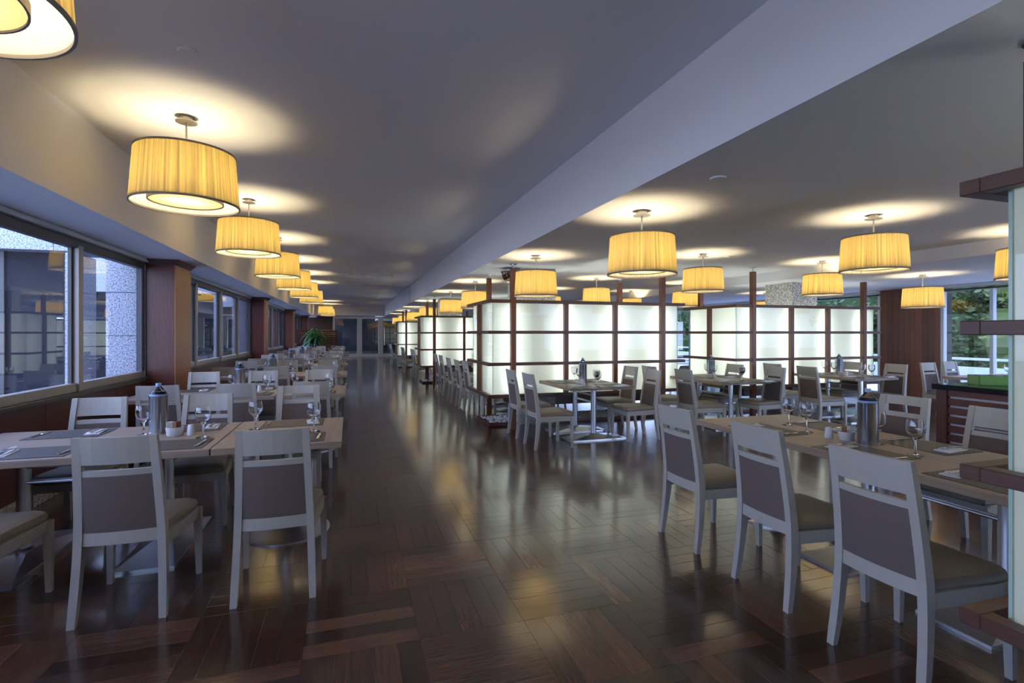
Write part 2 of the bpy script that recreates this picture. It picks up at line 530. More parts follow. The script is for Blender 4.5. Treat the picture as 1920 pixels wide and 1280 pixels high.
COLY = [(7.94, 8.63), (15.40, 16.08), (22.75, 23.5), (30.2, 30.9)]
for (a, b) in COLY:
    c = struct(MB().box(X0 - .02, -2.262, a + .003, b - .003, 0, 2.38).obj('column_core', M['black']))
    MB().box(X0 - .02, -2.262, a, a + .016, 0, 2.40, bev=.002).obj('front_panel', M['redwood'], c)
    MB().box(-2.262, -2.246, a, b, 0, 2.40, bev=.002).obj('side_panel', M['orange_wood'], c)
    MB().hexa([(X0 - .2, a, 2.40), (-2.25, a, 2.40), (-2.25, b, 2.40), (X0 - .2, b, 2.40),
               (X0 - .2, a - .05, ZS), (-2.19, a - .05, ZS), (-2.19, b + .05, ZS), (X0 - .2, b + .05, ZS)]).obj('cornice', M['redwood'], c)
    c['label'] = 'wood clad column between window bays'

def window_left(idx, ya, yb, mulls):
    w = struct(empty('window_%d' % idx, (0, 0, 0)))
    fx0, fx1 = X0 - .10, X0 - .02
    MB().box(fx0, fx1, ya, yb, .90, .985, bev=.003).obj('window_frame', M['alu_light'], w)
    MB().box(fx0, fx1, ya, yb, 2.33, 2.42, bev=.003).obj('window_frame', M['alu_dark'], w)
    tr = MB()
    for k in range(4):
        tr.box(fx0, X0 + .03 - .006 * k, ya, yb, 2.42 + .0125 * k, 2.43 + .0125 * k)
    tr.obj('blind_track', M['alu_white'], w)
    edges = [ya] + mulls + [yb]
    for m_ in [ya, yb]:
        MB().box(fx0, fx1, m_ if m_ == ya else m_ - .06, m_ + .06 if m_ == ya else m_, .985, 2.33, bev=.003).obj('window_frame', M['alu_dark'], w)
    for m_ in mulls:
        MB().box(fx0, fx1 + .02, m_ - .045, m_ + .045, .90, 2.36, bev=.004).obj('mullion', M['alu_light'], w)
    for k, (a, b) in enumerate(zip(edges, edges[1:])):
        xo = X0 - .07 if k % 2 else X0 - .05
        MB().box(xo, xo + .006, a + .02, b - .02, .98, 2.34).obj('pane', M['glass_pane'], w)
        g = MB()
        for (p, q) in ((a + .045, a + .075), (b - .075, b - .045)):
            g.box(xo - .012, xo + .018, p, q, .985, 2.33)
        g.obj('sash', M['alu_dark'], w)
    return w
window_left(1, Y0, 7.94, [-1.2, 1.2, 3.7, 6.21])
window_left(2, 8.63, 15.40, [10.28, 12.1, 13.8])
window_left(3, 16.08, 22.75, [17.8, 19.5, 21.1])
window_left(4, 23.5, 30.2, [25.2, 26.9, 28.6])

# outside on the left: terrace, granite portals ---------------------
struct(MB().box(-16, X0 - .3, Y0, 40, -.25, -.02).obj('terrace_left', M['paving']))
for n_, yp in enumerate([8.0, 15.5, 22.9, 30.3]):
    po = struct(empty('granite_portal', (0, 0, 0)))
    z = 0
    for zz in (.62, 1.45, 2.02, 2.9, 3.8):
        MB().box(-3.06, -2.60, yp, yp + .5, z + .003, zz - .003, bev=.004).obj('stone_panel', M['granite_out'], po)
        MB().box(-3.50, -3.40, yp, yp + .6, z + .003, min(zz, 2.52) - .003, bev=.003).obj('stone_panel', M['granite_out'], po) if zz < 3 else None
        z = zz
    x = -3.06
    for xx in (-3.62, -4.24, -4.86, -5.5, -6.2, -7.0):
        MB().box(xx + .003, x - .003, yp, yp + .6, 2.54, 3.8, bev=.004).obj('stone_panel', M['granite_out'], po)
        x = xx
    MB().box(-7.0, -3.5, yp + .25, yp + .32, 0, 2.54).obj('dark_glazing', M['dark_void'], po)
    for xx in (-4.3, -5.1, -5.9):
        MB().box(xx, xx + .06, yp + .22, yp + .25, 0, 2.54).obj('mullion', M['alu_dark'], po)
    MB().box(-7.4, -7.0, yp, yp + .6, 0, 3.8).obj('stone_panel', M['granite_out'], po)
struct(MB().box(-14, -13.8, Y0, 40, -.02, .7).obj('garden_wall', M['paving']))

# right wall ---------------------------------------------------------
PCY = [(7.58, 8.87), (15.0, 15.95), (22.6, 23.6), (30, 31)]
for n_, (a, b) in enumerate(PCY):
    c = struct(MB().box(XR + .02, XR + .35, a, b, 0, ZC).obj('wall_right' if n_ == 0 else 'wall_right', M['black']))
    k, y = 0, a
    ws = [.11, .13, .12, .15, .10, .13, .12, .14, .12, .13]
    while y < b - .02:
        w_ = min(ws[k % 10], b - y)
        if k % 3 == 1:
            s_ = rnd.uniform(.8, 1.7)
            MB().box(XR, XR + .02, y + .001, y + w_ - .001, .06, s_ - .001, bev=.001).obj('plank', M['redwood'], c)
            MB().box(XR, XR + .02, y + .001, y + w_ - .001, s_, ZC, bev=.001).obj('plank', M['redwood'], c)
        else:
            MB().box(XR, XR + .02, y + .001, y + w_ - .001, .06, ZC, bev=.001).obj('plank', M['redwood'], c)
        y += w_; k += 1
    MB().box(XR - .012, XR + .02, a, b, 0, .06).obj('skirting', M['redwood'], c)
def window_right(idx, ya, yb, mulls):
    w = struct(empty('window_%d' % idx, (0, 0, 0)))
    MB().box(XR, XR + .12, ya, yb, 0, .12, bev=.003).obj('window_frame', M['alu_white'], w)
    MB().box(XR, XR + .12, ya, yb, 2.36, 2.40, bev=.003).obj('window_frame', M['alu_dark'], w)
    MB().box(XR - .10, XR + .12, ya, yb, 2.42, ZC, bev=.003).obj('blind_track', M['alu_white'], w)
    for m_ in [ya + .03] + mulls + [yb - .03]:
        MB().box(XR, XR + .1, m_ - .03, m_ + .03, .12, 2.40, bev=.003).obj('mullion', M['alu_white'], w)
    ed = [ya] + mulls + [yb]
    for a, b in zip(ed, ed[1:]):
        MB().box(XR + .045, XR + .052, a + .02, b - .02, .10, 2.37).obj('pane', M['glass_pane'], w)
window_right(5, Y0, 7.58, [-1.2, 1.3, 3.8, 6.68])
window_right(6, 8.87, 15.0, [10.95, 13.0])
window_right(7, 15.95, 22.6, [18.2, 20.4])
window_right(8, 23.6, 30, [25.8, 28])
struct(MB().box(XR + .3, 60, -30, 60, -.3, -.12).obj('ground', M['lawn']))
struct(MB().box(XR + .3, 15.2, -8, 40, -.12, -.03).obj('terrace_right', M['terrace']))
pr = struct(MB().box(15.0, 15.2, -8, 40, -.03, .62).obj('parapet', M['terrace']))
rl = struct(MB().box(15.05, 15.15, -8, 40, .80, .86).obj('trim_5', M['alu_white']))
for k in range(28):
    MB().box(15.07, 15.12, -6 + 1.6 * k, -5.95 + 1.6 * k, .62, .80).obj('post', M['alu_white'], rl)

# far end -------------------------------------------------------------
YE = 34.0
struct(MB().box(X0 - .3, -1.0, YE, YE + .15, 0, 2.8).obj('wall_far', M['wenge']))
ed = struct(empty('door_1'))
xs = [-1.0, .55, 1.85, 3.05, 6.0, 9.0, XR]
for k, x in enumerate(xs):
    w_ = .30 if k in (1, 2, 3) else .12
    MB().box(x - w_ / 2, x + w_ / 2, YE - .02, YE + .12, 0, 2.55, bev=.006).obj('door_frame', M['cream_frame'], ed)
MB().box(-1.0, XR, YE, YE + .1, 2.42, 2.56).obj('door_frame', M['cream_frame'], ed)
MB().box(-1.0, XR, YE, YE + .1, 0, .18).obj('door_frame', M['cream_frame'], ed)
for a, b in zip(xs, xs[1:]):
    MB().box(a + .05, b - .05, YE + .05, YE + .058, .18, 2.42).obj('pane', M['glass_pane'], ed)
MB().box(2.05, 2.09, YE - .08, YE - .04, .7, 1.9).obj('handle', M['chrome'], ed)
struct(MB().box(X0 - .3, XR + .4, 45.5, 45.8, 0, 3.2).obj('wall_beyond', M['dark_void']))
for k, (x, w_) in enumerate([(1.2, .9), (2.9, 1.3)]):
    pass

# ================================================================== LIGHT SCREENS
COLG = {}
def screen(x0, y0, zc, xcol, label, L=3.5, D=1.5, full=True, tubes=(.40, 1.29, 2.17, 3.06)):
    t = empty('light_screen', (x0, y0, 0))
    tag(t, label, 'light screen', 'glowing frosted glass screens with wooden lattice')
    def B(name, m, *a, bev=.003, **kw):
        return MB().box(*a, bev=bev).obj(name, m, t, **kw)
    rz = [(1.95, 2.0), (1.475, 1.523), (.985, 1.033), (.49, .543)]
    for (a, b) in rz:
        r = .062
        B('rail', M['wenge'], 0, L, 0, r, a, b)
        B('rail', M['wenge'], 0, L, D - r, D, a, b)
        B('rail', M['wenge'], 0, r, r, D - r, a, b)
        B('rail', M['wenge'], L - r, L, r, D - r, a, b)
    for xx in (.40, 3.06):
        for yy in (-.012, D - .07):
            B('post', M['mahogany'], xx - .041, xx + .041, yy, yy + .082, 0, zc - .07)
            c = MB(); c.tube((xx, yy + .04, zc - .07), (xx, yy + .04, zc - .008), .014); c.lathe([(0, zc - .008), (.06, zc - .008), (.06, zc), (0, zc)], 16, xx, yy + .04)
            c.obj('post_cap', M['chrome'], t)
    for xx in (1.29, 2.17):
        for yy in (.008, D - .078):
            B('post', M['mahogany'], xx - .036, xx + .036, yy, yy + .07, .5, 1.96)
    for xx in (.008, L - .078):
        B('post', M['mahogany'], xx, xx + .07, D / 2 - .036, D / 2 + .036, .5, 1.96)
    g = .09
    def pane(ax, a, b, c, inner):
        """pane along x (ax='x', y=c) or along y (x=c); inner: +1/-1 direction of the lamp side"""
        th = .010
        m = MB()
        if ax == 'x': m.box(a, b, c, c + th * inner if inner > 0 else c, .52, 1.985) if inner > 0 else m.box(a, b, c - th, c, .52, 1.985)
        else: m.box(c, c + th, a, b, .52, 1.985) if inner > 0 else m.box(c - th, c, a, b, .52, 1.985)
        me = m.mesh('glass_pane', M['glass_face'])
        me.materials.append(M['frost']); me.materials.append(M['glass_edge'])
        for p in me.polygons:
            n_ = p.normal
            v = n_.y if ax == 'x' else n_.x
            if v * inner > .5: p.material_index = 1
            elif v * inner < -.5: p.material_index = 0
            else: p.material_index = 2
        return put('glass_pane', me, t)
    segs = [g, .40, 1.29, 2.17, 3.06, L - g]
    for a, b in zip(segs, segs[1:]):
        pane('x', a + .001, b - .001, g, 1)
        pane('x', a + .001, b - .001, D - g, -1)
    for a, b in ((g + .011, D / 2), (D / 2 + .002, D - g - .011)):
        pane('y', a, b, g, 1)
        pane('y', a, b, L - g, -1)
    B('base_box', M['wenge'], .55, L - .5, .42, D - .42, .30, .50)
    B('base_tray', M['white_paint'], g + .015, L - g - .015, g + .015, D - g - .015, .50, .515)
    for xx in tubes:
        for yy in (.24, D - .24):
            MB().tube((xx, yy, .56), (xx, yy, 1.93), .013, 8).obj('light_tube', M['tube'], t)
    if xcol is not None:
        c = struct(MB().box(xcol, xcol + .62, y0 + .38, y0 + 1.06, 0, zc + .15, bev=.004).obj('granite_column', M['granite']))
    if full:
        # pebble bed
        p = empty('pebble_tray', (x0 + .11, y0 + .39, 0))
        tag(p, 'white pebble bed in dark rim under ' + label.split(' glowing')[0].replace('nearest ', 'the nearest '), 'pebble tray', 'pebble trays under the light screens')
        LX, LY = 3.2, .78
        m = MB()
        m.box(0, LX, 0, .03, 0, .05, bev=.003); m.box(0, LX, LY - .03, LY, 0, .05, bev=.003)
        m.box(0, .03, .03, LY - .03, 0, .05, bev=.003); m.box(LX - .03, LX, .03, LY - .03, 0, .05, bev=.003)
        m.obj('rim', M['redwood'], p)
        far = y0 > 12
        vs, fs = [], []
        cs = math.cos; N = 420 if far else 1900
        base = [(1, 0, 0), (0, 1, 0), (-1, 0, 0), (0, -1, 0), (0, 0, 1), (0, 0, -1), (.6, .6, .5), (-.6, .6, .5), (-.6, -.6, .5), (.6, -.6, .5)]
        bf = [(4, 6, 7), (4, 7, 8), (4, 8, 9), (4, 9, 6), (6, 0, 1), (6, 1, 7), (7, 1, 2), (7, 2, 8), (8, 2, 3), (8, 3, 9), (9, 3, 0), (9, 0, 6), (0, 5, 1), (1, 5, 2), (2, 5, 3), (3, 5, 0)]
        rg = random.Random(int(x0 * 100 + y0 * 10))
        for k in range(N):
            px, py = rg.uniform(.05, LX - .05), rg.uniform(.05, LY - .05)
            wx, wy = px + x0 + .11, py + y0 + .39
            if xcol is not None and xcol - .02 < wx < xcol + .64 and y0 + .36 < wy < y0 + 1.08: continue
            s_ = rg.uniform(.014, .03) * (1.6 if far else 1)
            a = rg.uniform(0, PI); ca, sa = math.cos(a), math.sin(a)
            ex = rg.uniform(1.0, 1.5); pz = rg.uniform(.022, .05)
            b0 = len(vs)
            for (u, v, w_) in base:
                u2, v2 = u * s_ * ex, v * s_
                vs.append((px + u2 * ca - v2 * sa, py + u2 * sa + v2 * ca, max(0.001, pz + w_ * s_ * .6)))
            fs += [tuple(b0 + i for i in f) for f in bf]
        me = bpy.data.meshes.new('pebbles'); me.from_pydata(vs, [], fs); me.materials.append(M['pebble'])
        me.polygons.foreach_set('use_smooth', [True] * len(me.polygons))
        o = put('pebbles', me, p); o['kind'] = 'stuff'
    return t

screen(1.99, 7.50, ZA, 2.62, 'nearest central screen glowing frosted glass panels in dark wood lattice beside the aisle')
screen(6.50, 7.45, ZB, 8.17, 'right hand screen glowing frosted glass lattice box near the plank wall')
screen(2.00, -.28, ZA, None, 'foreground screen glowing glass and dark rails cut by right picture edge', full=False, tubes=(2.17, 3.06))
screen(1.93, 14.90, ZA, 2.60, 'second aisle screen glowing glass lattice box behind the nearest central one')
screen(4.0, 36.6, ZC, None, 'lattice screen glowing beyond the glazed end doors', full=False)
screen(1.88, 22.30, ZA, 2.55, 'farthest aisle screen glowing glass lattice box near the end doors')

# ================================================================== LAMPS
def make_pendant(rb, rt, h, drop, watt, k):
    """origin on the ceiling; shade bottom at -(drop+h)"""
    t = empty('pendant_lamp')
    MB().lathe([(0, 0), (.045, 0), (.045, -.035), (.075, -.035), (.075, -.042), (0, -.042)], 20).obj('canopy', M['bronze'], t, smooth=True)
    MB().tube((0, 0, -drop - .10), (0, 0, -.04), .007, 8).obj('rod', M['white_paint'], t)
    n = 220
    vs, fs, uvs = [], [], []
    rg = random.Random(k)
    amp = [rg.uniform(.3, 1) for _ in range(n)]
    lev = [(0, rt), (.5, (rt + rb) / 2), (1, rb)]
    for f, r in lev:
        for i in range(n):
            a = 2 * PI * i / n
            rr = r + (.0045 * amp[i] if i % 2 else -.001)
            vs.append((rr * math.cos(a), rr * math.sin(a), -drop - f * h))
    for q in range(2):
        for i in range(n):
            j = (i + 1) % n
            fs.append((q * n + i, (q + 1) * n + i, (q + 1) * n + j, q * n + j))
    me = bpy.data.meshes.new('shade'); me.from_pydata(vs, [], fs); me.materials.append(M['shade'])
    ul = me.uv_layers.new(name='UVMap')
    for p in me.polygons:
        i = p.index % n; q = p.index // n
        co = {(q * n + i): (i / n, q * .5), ((q + 1) * n + i): (i / n, q * .5 + .5), ((q + 1) * n + (i + 1) % n): ((i + 1) / n, q * .5 + .5), (q * n + (i + 1) % n): ((i + 1) / n, q * .5)}
        for li in p.loop_indices: ul.data[li].uv = co[me.loops[li].vertex_index]
    put('shade', me, t)
    for nm, r, z in (('top_trim', rt, -drop), ('bottom_trim', rb, -drop - h)):
        MB().lathe([(r - .003, z - .006), (r + .007, z - .006), (r + .007, z + .008), (r - .003, z + .008)], 72, close=True).obj(nm, M['trim_cloth'], t)
    zd = -drop - h + .028
    MB().lathe([(0, zd), (rb * .68, zd)], 48).obj('diffuser', M['diffuser'], t)
    MB().lathe([(rb * .68, zd - .008), (rb * .70, zd - .008), (rb * .70, zd + .03), (rb * .68, zd + .03)], 48, close=True).obj('diffuser_ring', M['trim_cloth'], t)
    sp = MB()
    for a in range(3):
        sp.tube((0, 0, -drop - .07), (rt * math.cos(a * 2.094), rt * math.sin(a * 2.094), -drop - .004), .004, 6)
    sp.obj('spider', M['chrome'], t)
    L = bpy.data.lights.new('bulb', 'POINT')
    L.energy = watt; L.color = (1.0, .84, .54); L.shadow_soft_size = .07
    lo = bpy.data.objects.new('bulb', L); COL.objects.link(lo); lo.parent = t
    lo.location = (0, 0, -drop - h * .54)
    return t
lampL = Kit(make_pendant(.362, .335, .395, .285, LAMP_LEFT_W, 3))
lampR = Kit(make_pendant(.292, .272, .33, .225, LAMP_RIGHT_W, 5))
GL = 'pleated yellow drum pendant lamps'
ordn = ['first', 'second', 'third', 'fourth', 'fifth', 'sixth', 'seventh', 'eighth', 'ninth', 'tenth']
for k, y in enumerate([1.93, 4.53, 7.08, 9.75, 12.4, 15.1, 17.8, 27.8, 30.6]):
    lampL.place((-1.21, y, ZL), rnd.uniform(0, 6), 'large pleated yellow drum lamp, %s from the camera over the window-side tables' % ordn[k], 'pendant lamp', GL)
for k, (x, y) in enumerate([(2.43, 3.93), (2.43, 6.62), (2.43, 10.2), (2.43, 12.88), (2.43, 16.9), (2.43, 20.8), (2.43, 24.5), (2.43, 28.2)]):
    lampR.place((x, y, ZA), rnd.uniform(0, 6), 'small pleated yellow drum lamp, %s from the camera along the aisle beam' % ordn[k], 'pendant lamp', GL)
for k, (x, y) in enumerate([(4.98, 3.79), (4.99, 6.40), (4.99, 9.85), (4.99, 12.5)]):
    lampR.place((x, y, ZB), rnd.uniform(0, 6), 'yellow drum lamp, %s from the camera in the row right of the aisle beam' % ordn[k], 'pendant lamp', GL)
for k, (x, y) in enumerate([(7.30, 3.75), (7.32, 6.43), (7.39, 10.1), (7.39, 12.5)]):
    lampR.place((x, y, ZB), rnd.uniform(0, 6), 'yellow drum lamp, %s from the camera in the row over the right screen' % ordn[k], 'pendant lamp', GL)
lampL.place((-1.21, -.7, ZL), 0, 'unseen pleated yellow drum lamp added for fill light behind the viewpoint over window side', 'pendant lamp', GL)  # out of view, added to throw warm light on the chair backs
for k, (x, y) in enumerate([(2.43, -1.4), (4.98, 1.1), (4.98, -1.5), (7.3, 1.1)]):  # more out-of-view lamps, added as warm fill from behind and right
    lampR.place((x, y, ZA if x < 3 else ZB), 0, 'unseen yellow drum lamp, %s of those added for fill right of and behind viewpoint' % ordn[k], 'pendant lamp', GL)
for k, (x, y) in enumerate([(9.30, 6.22), (9.7, 10.1), (9.7, 16.4)]):
    lampR.place((x, y, ZC), rnd.uniform(0, 6), 'yellow drum lamp, %s from the camera under the blue ceiling by right windows' % ordn[k], 'pendant lamp', GL)

# ceiling fittings
det = MB().lathe([(0, 0), (.055, 0), (.055, -.008), (.05, -.012), (0, -.012)], 24).mesh('speaker_disc', M['plaster'])
for k, (x, y, z, lb) in enumerate([(-.92, 3.47, ZL, 'flat round cover on ceiling above the window-side tables'), (2.41, 2.93, ZA, 'flat round cover on the low beam near the first lamp'),
                         (5.5, 6.5, ZB, 'flat round cover on ceiling right of the aisle lamps')]):
    tag(put('ceiling_cover', det, None, (x, y, z)), lb, 'ceiling cover', 'round ceiling covers')
sm = MB().lathe([(0, 0), (.035, 0), (.035, -.012), (.012, -.014), (.012, -.05), (.03, -.052), (.03, -.058), (0, -.058)], 16).mesh('sprinkler', M['chrome'])
for k, (x, y) in enumerate([(1.13, 15.0), (1.1, 23.3), (-.5, 19.5)]):
    tag(put('sprinkler', sm, None, (x, y, ZL)), 'small sprinkler head, %s from the camera along the tall ceiling' % ordn[k], 'sprinkler', 'ceiling sprinklers')
m = empty('dome_mirror', (2.50, 8.0, 2.47))
tag(m, 'brown reflecting dome hung from ceiling beside the granite column', 'dome')
MB().lathe([(0, -.17), (.05, -.162), (.10, -.13), (.135, -.08), (.15, 0), (0, 0)], 28).obj('dome', simple('bronze_mirror', (.35, .2, .13), .08, 1.0), m, smooth=True)
MB().lathe([(0, 0), (.16, 0), (.16, .025), (0, .025)], 28).obj('rim', M['alu_dark'], m)
MB().tube((0, 0, .02), (0, 0, .08), .02).obj('bracket', M['alu_dark'], m)

# ================================================================== CHAIRS
def strip(m, prof, x0, x1):
    """prof: list of (y_front, y_back, z); lofted bar of width x0..x1"""
    m.loft([[(x0, a, z), (x1, a, z), (x1, b, z), (x0, b, z)] for a, b, z in prof])
    return m
def back_y(z):
    """centre line of the rear post: foot back, seat forward, top back"""
    if z < .44:
        f = z / .44
        return -.255 + .045 * math.sin(f * PI / 2)
    f = (z - .44) / .52
    return -.21 - .075 * f ** 1.35
def post_x(z):
    return .200 - .016 * z / .44 if z < .44 else .184 - .019 * (z - .44) / .52
def make_chair(variant=0):
    t = empty('dining_chair')
    W = M['white_paint']
    zs = [0, .1, .2, .32, .40, .46, .56, .68, .80, .90, .96]
    for s in (-1, 1):
        secs = []
        for z in zs:
            th = .030 + .020 * min(1, z / .4) if z < .4 else .050 - .018 * (z - .4) / .56
            cx = s * post_x(z)
            cyy = back_y(z)
            w_ = .017 if z < .1 else .019
            if variant: w_ += .008 * (z > .45)
            secs.append([(cx - w_, cyy + th / 2, z), (cx + w_, cyy + th / 2, z), (cx + w_, cyy - th / 2, z), (cx - w_, cyy - th / 2, z)])
        MB().loft(secs).obj('leg', W, t)
        a, b = s * .232, s * .226
        MB().loft([[(a - .014, .258, 0), (a + .014, .258, 0), (a + .014, .230, 0), (a - .014, .230, 0)],
                   [(b - .021, .262, .41), (b + .021, .262, .41), (b + .021, .220, .41), (b - .021, .220, .41)]]).obj('leg', W, t)
    def rail(name, z0, z1, th, hw=.017, m=W, off=0.0, n=2, crown=0.0):
        mb = MB(); secs = []
        for k in range(7):
            f = -1 + k / 3
            cur = -.018 * (1 - f * f * .8)
            sec = []
            for (z, s) in ((z0, 1), (z1, 1), (z1, -1), (z0, -1)):
                x = f * (post_x(z) - hw)
                sec.append((x, back_y(z) + off + s * th / 2 + cur, z))
            secs.append(sec)
        mb.loft(secs)
        return mb.obj(name, m, t)
    if variant == 0:
        rail('top_rail', .818, .958, .026)
        rail('cross_rail', .755, .787, .024)
        rail('back_pad', .462, .756, .032, .019, M['taupe_cloth'], .002)
    else:
        rail('top_rail', .885, .958, .026)
        rail('cross_rail', .785, .822, .024)
        rail('back_pad', .462, .786, .034, .026, M['taupe_cloth'], .002)
    rail('bottom_rail', .395, .463, .026)
    ap = MB()
    ap.hexa([(-.205, .250, .35), (.205, .250, .35), (.205, .230, .35), (-.205, .230, .35), (-.205, .250, .415), (.205, .250, .415), (.205, .230, .415), (-.205, .230, .415)])
    for s in (-1, 1):
        a0, a1, b0, b1 = s * .196, s * .176, s * .236, s * .214
        ap.hexa([(a0, -.21, .35), (a1, -.21, .35), (b1, .235, .35), (b0, .235, .35), (a0, -.21, .415), (a1, -.21, .415), (b1, .235, .415), (b0, .235, .415)])
    ap.obj('seat_frame', W, t)
    # padded seat
    def outline(ins):
        pts = []
        for (x, y) in ((-.182, -.185), (-.205, 0), (-.232, .17), (-.225, .245), (-.19, .272), (0, .280), (.19, .272), (.225, .245), (.232, .17), (.205, 0), (.182, -.185), (0, -.20)):
            c = Vector((0, .04)); d = Vector((x, y)) - c
            d = d * (1 - ins / d.length)
            pts.append(c + d)
        return pts
    secs = []
    for ins, z in ((.016, .412), (.002, .420), (0, .440), (.010, .460), (.035, .471), (.09, .477)):
        secs.append([(p.x, p.y, z) for p in outline(ins)])
    MB().loft(secs).obj('seat', M['taupe_leather'], t, smooth=True)
    return t
chairA = Kit(make_chair(0))
chairB = Kit(make_chair(1))
GC = 'white wooden dining chairs with taupe pads'

# ================================================================== TABLES
def make_table(LA, LB, kind):
    """LA along local x, LB along local y, centre origin"""
    t = empty('dining_table')
    MB().box(-LA / 2, LA / 2, -LB / 2, LB / 2, .705, .75, bev=.004, seg=2).obj('tabletop', M['oak'], t)
    if kind == 'main':
        for s in (-1, 1):
            x = s * LA * .26
            MB().lathe([(0, .03), (.055, .03), (.055, .06), (.038, .075), (.038, .69), (.11, .69), (.11, .704), (0, .704)], 24, x, 0).obj('leg', M['steel'], t, smooth=True)
            hw, hl = .17, LB * .44
            m = MB()
            m.hexa([(x - hw, -hl, 0), (x + hw, -hl, 0), (x + hw, hl, 0), (x - hw, hl, 0), (x - hw, -hl, .016), (x + hw, -hl, .016), (x + hw, hl, .016), (x - hw, hl, .016)])
            m.hexa([(x - hw, -hl, .016), (x + hw, -hl, .016), (x + hw, hl, .016), (x - hw, hl, .016), (x - .06, -.10, .060), (x + .06, -.10, .060), (x + .06, .10, .060), (x - .06, .10, .060)])
            m.obj('foot_plate', M['steel'], t)
        r = MB()
        for yy in (-.02, .02):
            r.tube((-LA * .26, yy, .60), (LA * .26, yy, .60), .010)
            r.tube((-LA * .26, yy, .50), (LA * .26, yy, .50), .010)
        r.obj('stretcher', M['steel'], t)
    else:
        MB().lathe([(0, .0), (.30, 0), (.30, .01), (.22, .035), (.13, .06), (.07, .10), (.042, .16), (.038, .25), (.038, .69), (.11, .69), (.11, .704), (0, .704)], 40).obj('pedestal', M['steel'], t, smooth=True)
    return t
T_LM = Kit(make_table(1.58, 1.05, 'main')); T_LS = Kit(make_table(.785, 1.05, 'small'))
T_RM = Kit(make_table(1.45, .96, 'main')); T_C = Kit(make_table(1.20, .96, 'main')); T_RS = Kit(make_table(.80, .96, 'small'))
GT = 'oak topped tables on steel pedestals'

# table ware ------------------------------------------------------------
def scallop_mat():
    hx, hy, n1, n2, a = .225, .165, 28, 20, .004
    pts = []
    for i in range(n1): pts.append((-hx + 2 * hx * i / n1, -hy - (a if i % 2 else 0)))
    for i in range(n2): pts.append((hx + (a if i % 2 else 0), -hy + 2 * hy * i / n2))
    for i in range(n1): pts.append((hx - 2 * hx * i / n1, hy + (a if i % 2 else 0)))
    for i in range(n2): pts.append((-hx - (a if i % 2 else 0), hy - 2 * hy * i / n2))
    return MB().prism(pts, 0, .003).mesh('placemat', M['mat_weave'])
k_mat = Kit(put('placemat', scallop_mat()))
def napkin_mesh():
    m = MB()
    m.hexa([(-.045, -.10, 0), (.045, -.10, 0), (.045, .10, 0), (-.045, .10, 0), (-.044, -.099, .006), (.044, -.099, .004), (.044, .099, .007), (-.044, .099, .005)])
    m.hexa([(-.040, -.06, .006), (.030, -.095, .006), (.044, .06, .006), (-.02, .09, .006), (-.038, -.055, .014), (.028, -.085, .009), (.035, .055, .016), (-.018, .08, .012)])
    return m.mesh('napkin', M['napkin'])
k_nap = Kit(put('napkin', napkin_mesh()))
def fork():
    t = empty('fork')
    m = MB()
    m.hexa([(-.010, -.10, 0), (.010, -.10, 0), (.005, .03, .003), (-.005, .03, .003), (-.010, -.10, .003), (.010, -.10, .003), (.005, .03, .006), (-.005, .03, .006)])
    m.obj('handle', M['chrome'], t)
    m = MB()
    m.hexa([(-.005, .03, .003), (.005, .03, .003), (.013, .06, 0), (-.013, .06, 0), (-.005, .03, .006), (.005, .03, .006), (.013, .06, .003), (-.013, .06, .003)])
    for k in range(4):
        x = -.0115 + k * .0077
        m.hexa([(x - .0017, .06, 0), (x + .0017, .06, 0), (x + .001, .10, .008), (x - .001, .10, .008), (x - .0017, .06, .003), (x + .0017, .06, .003), (x + .001, .10, .010), (x - .001, .10, .010)])
    m.obj('tines', M['chrome'], t)
    return t
def knife():
    t = empty('knife')
    MB().box(-.009, .009, -.11, -.01, 0, .008, bev=.003).obj('handle', M['chrome'], t)
    MB().prism([(-.006, -.01), (.008, -.01), (.010, .05), (.006, .10), (-.004, .11), (-.006, .05)], .003, .005).obj('blade', M['chrome'], t)
    return t
k_fork, k_knife = Kit(fork()), Kit(knife())
def goblet():
    prof = [(0, .0), (.034, 0), (.034, .002), (.012, .006), (.0045, .012), (.004, .070), (.010, .080), (.026, .095), (.036, .115), (.0385, .135), (.037, .155), (.0325, .178),
            (.0315, .178), (.0358, .155), (.0372, .135), (.0347, .116), (.025, .097), (.008, .084), (0, .082)]
    prof = [(a * 1.33, b * 1.2) for a, b in prof]
    return MB().lathe(prof, 28).mesh('wine_glass', M['glassware'], smooth=True)
k_glass = Kit(put('wine_glass', goblet()))
def cooler():
    t = empty('bottle_cooler')
    MB().lathe([(0, 0), (.060, 0), (.060, .272), (.0615, .276), (.057, .276), (.056, .01), (0, .01)], 32).obj('cylinder', M['cooler_steel'], t, smooth=True)
    return t
def bottle():
    t = empty('water_bottle')
    MB().lathe([(0, .012), (.050, .012), (.053, .03), (.053, .284), (.050, .298), (.019, .340), (.015, .352), (0, .352)], 28).obj('glass_body', M['bottle_glass'], t, smooth=True)
    MB().lathe([(0, .344), (.018, .344), (.018, .366), (0, .366)], 18).obj('cap', M['cap_blue'], t)
    MB().lathe([(.0535, .272), (.0555, .272), (.0555, .288), (.0535, .288)], 28, close=True).obj('neck_band', M['cap_blue'], t)
    return t
k_cool, k_bot = Kit(cooler()), Kit(bottle())
k_bowl = Kit(put('sugar_bowl', MB().lathe([(0, 0), (.040, 0), (.045, .005), (.053, .062), (.050, .062), (.042, .009), (0, .009)], 28, sx=1.1).mesh('sugar_bowl', M['ceramic'], smooth=True)))
k_shake = Kit(put('shaker', MB().lathe([(0, 0), (.0275, 0), (.0285, .005), (.021, .068), (.015, .076), (0, .078)], 20).mesh('shaker', M['ceramic'], smooth=True)))
